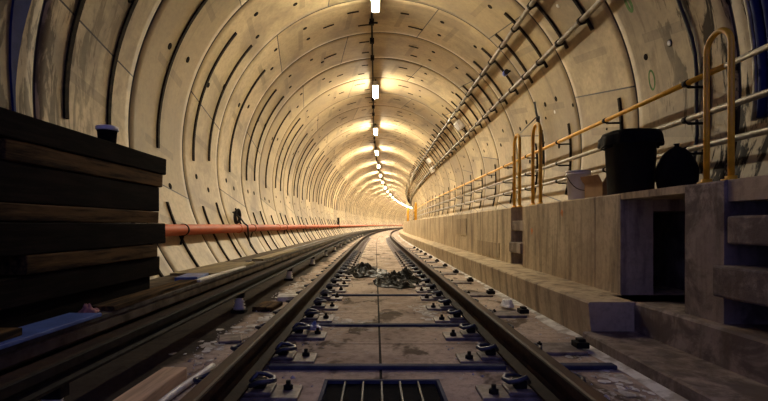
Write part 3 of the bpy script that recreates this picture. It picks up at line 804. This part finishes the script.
def crumple(name, loc, rx, ry, h, seed, mat, label, cat, n=34, ridge=1.0, sharp=6.0, peak=None):
    mb = MB(); rows = []
    for i in range(n + 1):
        row = []
        for j in range(n + 1):
            u, v = i / n * 2 - 1, j / n * 2 - 1
            # square to disc
            x = u * math.sqrt(max(0, 1 - v * v / 2)); y = v * math.sqrt(max(0, 1 - u * u / 2)); rad = math.hypot(x, y)
            ed = 1 + .28 * noise.noise((x * 2.2 + seed, y * 2.2, 4.0))
            f1 = abs(noise.noise((x * sharp * .5 + seed, y * sharp * .5, 1.3))); f2 = abs(noise.noise((x * sharp + seed, y * sharp, 7.7))); f3 = abs(noise.noise((x * sharp * 2.2, y * sharp * 2.2 + seed, 2.2)))
            z = ridge * (.55 * f1 + .33 * f2 + .18 * f3)
            pk = 0
            for (qx, qy, qh, qw) in peak or ((0, 0, 1, .5),): pk += qh * math.exp(-((x - qx) ** 2 + (y - qy) ** 2) / (qw * qw))
            z = h * (pk * (.55 + z) + .35 * z) * max(0, 1 - rad ** 6) 
            row.append(Vector((x * rx * ed, y * ry * ed, max(.004, z + .004))))
        rows.append(row)
    mb.grid(rows, smooth=True)
    o = mb.build(name, mat, origin=Vector((0, 0, 0))); o.location = loc
    sd = o.modifiers.new('thickness', 'SOLIDIFY'); sd.thickness = .003; sd.offset = 1
    return tag(o, label, cat)
crumple('plastic_sheet', P(8.4, -.17, .003), .375, .95, .20, 11.0, M['sheet'], 'crumpled black plastic sheet heaped to a peak between the rails', 'plastic sheet', 56, 1, 6, ((-.1, -.1, 1.0, .4), (-.6, -.5, .25, .4)))
crumple('plastic_sheet', P(6.9, .30, .003), .34, .70, .12, 23.0, M['sheet'], 'low crumpled black plastic sheet in front of the heaped one', 'plastic sheet', 56, 1.5, 8, ((0, .1, .8, .7), (.55, .5, .6, .4)))
crumple('plastic_sheet', P(8.2, .53, .003), .12, .40, .09, 51.0, M['sheet'], 'small fold of black plastic sheet against the right rail', 'plastic sheet', 30, 1.5, 6, ((0, 0, .9, .6),))
crumple('rag', (-1.80, 2.96, EZ + .001), .055, .075, .06, 5.0, M['pink'], 'crumpled pink rag on the ledge against the timber stack', 'rag', 26, 1.4, 4, ((-.3, .2, .7, .5), (.4, -.3, .6, .45)))
crumple('plastic_bag', P(4.75, 1.32, .023), .06, .11, .08, 31.0, M['white'], 'small white plastic bag crumpled beside the right ledge', 'bag', 26, 1.4, 4, ((-.3, .3, .6, .5), (.3, -.3, .8, .45)))

crumple('plastic_scrap', P(3.62, -.47, .045), .055, .07, .05, 41.0, M['blueboard'], 'crumpled blue plastic scrap inside the left running rail', 'scrap', 22, 1.4, 4, ((0, 0, .7, .6),))
# loose things between the left rail and the conductor rail
timber(-1.15, -1.02, .9, 2.56, .002, .075, M['wood_pale'], 'sawn timber on the bed between conductor rail and left rail', None, 'timber_baulk', .006, 77)
mb = MB(); mb.tube([P(q, -.965 + .02 * math.sin(q * 5), .022) for q in srange(1.2, 2.75, .1)], .018, 8)
tag(mb.build('pale_hose', M['white']), 'pale hose lying between the sawn timber and left rail', 'hose')
for (x, s, w, l, h, rz, mt, lb) in ((-.99, 5.35, .22, .34, .05, .15, 'palegrout', 'pale broken slab lying beside the left rail'), (-1.08, 4.75, .2, .36, .045, -.1, 'wood_mid', 'short brown board beside the pale slab by the left rail'),
                                    (-1.06, 3.45, .16, .22, .02, .3, 'plate', 'flat steel offcut beside the second insulator')):
    mb = MB(); mb.box(-w / 2, w / 2, -l / 2, l / 2, 0, h); o = mb.build('broken_slab' if mt == 'palegrout' else 'offcut', M[mt], origin=Vector((0, 0, 0)), bevel=.008)
    o.location = (x, s, .002); o.rotation_euler.z = rz; tag(o, lb, 'slab' if mt == 'palegrout' else 'offcut')
# crumbs and grit nobody could count
rg = random.Random(9); mb = MB()
for i in range(900):
    z = rg.random()
    if z < .38: x, s = rg.uniform(-1.22, -.80), rg.uniform(2.0, 9)
    elif z < .62: x, s = rg.gauss(-.46, .07), rg.uniform(2.0, 9)
    elif z < .8: x, s = rg.gauss(.6, .07), rg.uniform(2.0, 9)
    else: x, s = rg.uniform(.95, 1.45), rg.uniform(2.0, 8)
    if -1.17 < x < -1.0 and s < 2.6: continue
    r = rg.uniform(.004, .013) * (1.6 if rg.random() < .08 else 1)
    vs = [(x + r * rg.uniform(.6, 1.3) * math.cos(a), s + r * rg.uniform(.6, 1.3) * math.sin(a), .001) for a in (0, 1.6, 3.1, 4.7)] + [(x, s, r * rg.uniform(.6, 1.2))]
    mb.add(vs, [(0, 1, 4), (1, 2, 4), (2, 3, 4), (3, 0, 4), (3, 2, 1, 0)])
tag(mb.build('rubble', M['palegrout']), 'grit and broken grout scattered over the track bed', 'rubble', None, 'stuff')

# ------------------------------------------------------------------ things on the walkway
t = thing('waste_bin', (2.45, 4.55, BZ + .001), 'large black waste bin with liner on the walkway', 'bin')
def sqrow(w, d, z, r=.06, k=6):
    pts = []
    for cx, cy, a0 in ((w - r, d - r, 0), (-w + r, d - r, 90), (-w + r, -d + r, 180), (w - r, -d + r, 270)):
        for i in range(k + 1):
            a = math.radians(a0 + 90 * i / k); pts.append(Vector((cx + r * math.cos(a), cy + r * math.sin(a), z)))
    return pts
mb = MB(); mb.grid([sqrow(.17, .17, 0, .12), sqrow(.178, .178, .03, .12), sqrow(.205, .205, .58, .14), sqrow(.222, .222, .585, .15), sqrow(.222, .222, .61, .15), sqrow(.2, .2, .61, .14), sqrow(.16, .16, .1, .1)], True, True); mb.build('body', M['binplastic'], t)
rows = []
for zi, (w, z) in enumerate(((.18, .52), (.20, .625), (.222, .635), (.236, .60), (.24, .56), (.244, .53))):
    row = sqrow(w, w, z, .15)
    if zi >= 3: row = [p + Vector((.018 * math.sin(j * 1.7), .018 * math.cos(j * 1.3), -.05 * (zi - 2) / 3 * (.5 + .9 * noise.noise((j * .45, 0, 3)))))  for j, p in enumerate(row)]
    rows.append(row)
mb = MB(); mb.grid(rows, True); tag(mb.build('bin_liner', M['sheet'], t), 'black plastic liner folded over the rim')
for sg in (-1, 1):
    mb = MB(); mb.tube([(sg * .2, -.06, .5), (sg * .235, -.06, .49), (sg * .235, .06, .49), (sg * .2, .06, .5)], .012, 6); mb.build('handle', M['binplastic'], t)

def sack(loc, r, h, seed, label):
    mb = MB(); rows = []; k = 28
    for i in range(15):
        u = i / 14; rr_ = r * (math.sin(math.pi * min(1, .18 + u * .82)) ** .55) * (1 - .05 * u); z = h * (u ** .9)
        rows.append([Vector((rr_ * (1 + .12 * noise.noise((3 * math.cos(a), 3 * math.sin(a), z * 6 + seed))) * math.cos(a), rr_ * (1 + .12 * noise.noise((3 * math.sin(a), 3 * math.cos(a), z * 6 + seed))) * math.sin(a), z)) for a in [2 * math.pi * j / k for j in range(k)]])
    t = thing('rubbish_sack', loc, label, 'sack')
    mb.grid(rows, True, True); mb.build('bag', M['sheet'], t)
    mb = MB(); mb.lathe([(.02, h - .01), (.016, h + .004), (.028, h + .016), (.014, h + .018)], (0, 0, 0), 10); mb.build('tied_neck', M['sheet'], t)
sack((2.70, 4.24, BZ + .001), .17, .46, 2.0, 'rounded black rubbish sack right of the black bin')

t = thing('bucket', (2.38, 5.55, BZ + .001), 'white plastic bucket on the walkway beside the cardboard box', 'bucket')
mb = MB(); mb.lathe([(.105, 0), (.11, .01), (.13, .33), (.142, .332), (.142, .345), (.135, .347), (.135, .362), (.142, .364), (.142, .378), (.128, .38), (.12, .3), (.1, .02)], (0, 0, 0), 26); mb.build('body', M['white'], t)
mb = MB(); mb.tube([(.14, 0, .335)] + [(.155 * math.cos(a), -.05 - .1 * math.sin(a), .335 - .19 * math.sin(a)) for a in [math.pi * i / 12 for i in range(1, 12)]] + [(-.14, 0, .335)], .005, 6); tag(mb.build('handle', M['dark'], t), 'thin wire handle')
t = thing('cardboard_box', (2.46, 5.13, BZ + .001), 'open brown cardboard box between bucket and black bin', 'box', None, .2)
mb = MB(); w, d, h, e = .11, .15, .2, .006
for b in ((-w, w, -d, -d + e, 0, h), (-w, w, d - e, d, 0, h), (-w, -w + e, -d, d, 0, h), (w - e, w, -d, d, 0, h), (-w, w, -d, d, 0, e)): mb.box(*b)
mb.build('body', M['card'], t)
for sg in (-1, 1):
    mb = MB(); mb.add([(-w, sg * d, h), (w, sg * d, h), (w, sg * (d + .07), h + .07), (-w, sg * (d + .07), h + .07), (-w, sg * (d + .004), h - .003), (w, sg * (d + .004), h - .003), (w, sg * (d + .074), h + .066), (-w, sg * (d + .074), h + .066)],
                      [(0, 1, 2, 3), (4, 7, 6, 5), (0, 4, 5, 1), (1, 5, 6, 2), (2, 6, 7, 3), (3, 7, 4, 0)]); mb.build('flap', M['card'], t)
    mb = MB(); mb.add([(sg * w, -d, h), (sg * w, d, h), (sg * (w + .05), d, h + .08), (sg * (w + .05), -d, h + .08), (sg * (w + .005), -d, h - .003), (sg * (w + .005), d, h - .003), (sg * (w + .055), d, h + .077), (sg * (w + .055), -d, h + .077)],
                      [(0, 1, 2, 3), (4, 7, 6, 5), (0, 4, 5, 1), (1, 5, 6, 2), (2, 6, 7, 3), (3, 7, 4, 0)]); mb.build('flap', M['card'], t)

# ------------------------------------------------------------------ light from the open portal behind, camera
w = bpy.data.worlds.new('portal_sky'); C.world = w; w.use_nodes = True
bg = w.node_tree.nodes['Background']; bg.inputs[0].default_value = (0.33, 0.34, 1.0, 1); bg.inputs[1].default_value = 0.28

cam = bpy.data.cameras.new('camera'); co = bpy.data.objects.new('camera', cam); COL.objects.link(co)
co.location = (0, 0, CAMZ); co.rotation_euler = (math.pi / 2, 0, 0)
cam.sensor_width = 36; cam.lens = F / 768 * 36; cam.clip_start = .05; cam.clip_end = 400
cam.shift_x = (384 - 375.5) / 768; cam.shift_y = (225 - 200.5) / 768
C.camera = co
vs = C.view_settings; vs.view_transform = 'Standard'; vs.look = 'None'; vs.gamma = 1; vs.use_curve_mapping = False; vs.exposure = 0.22
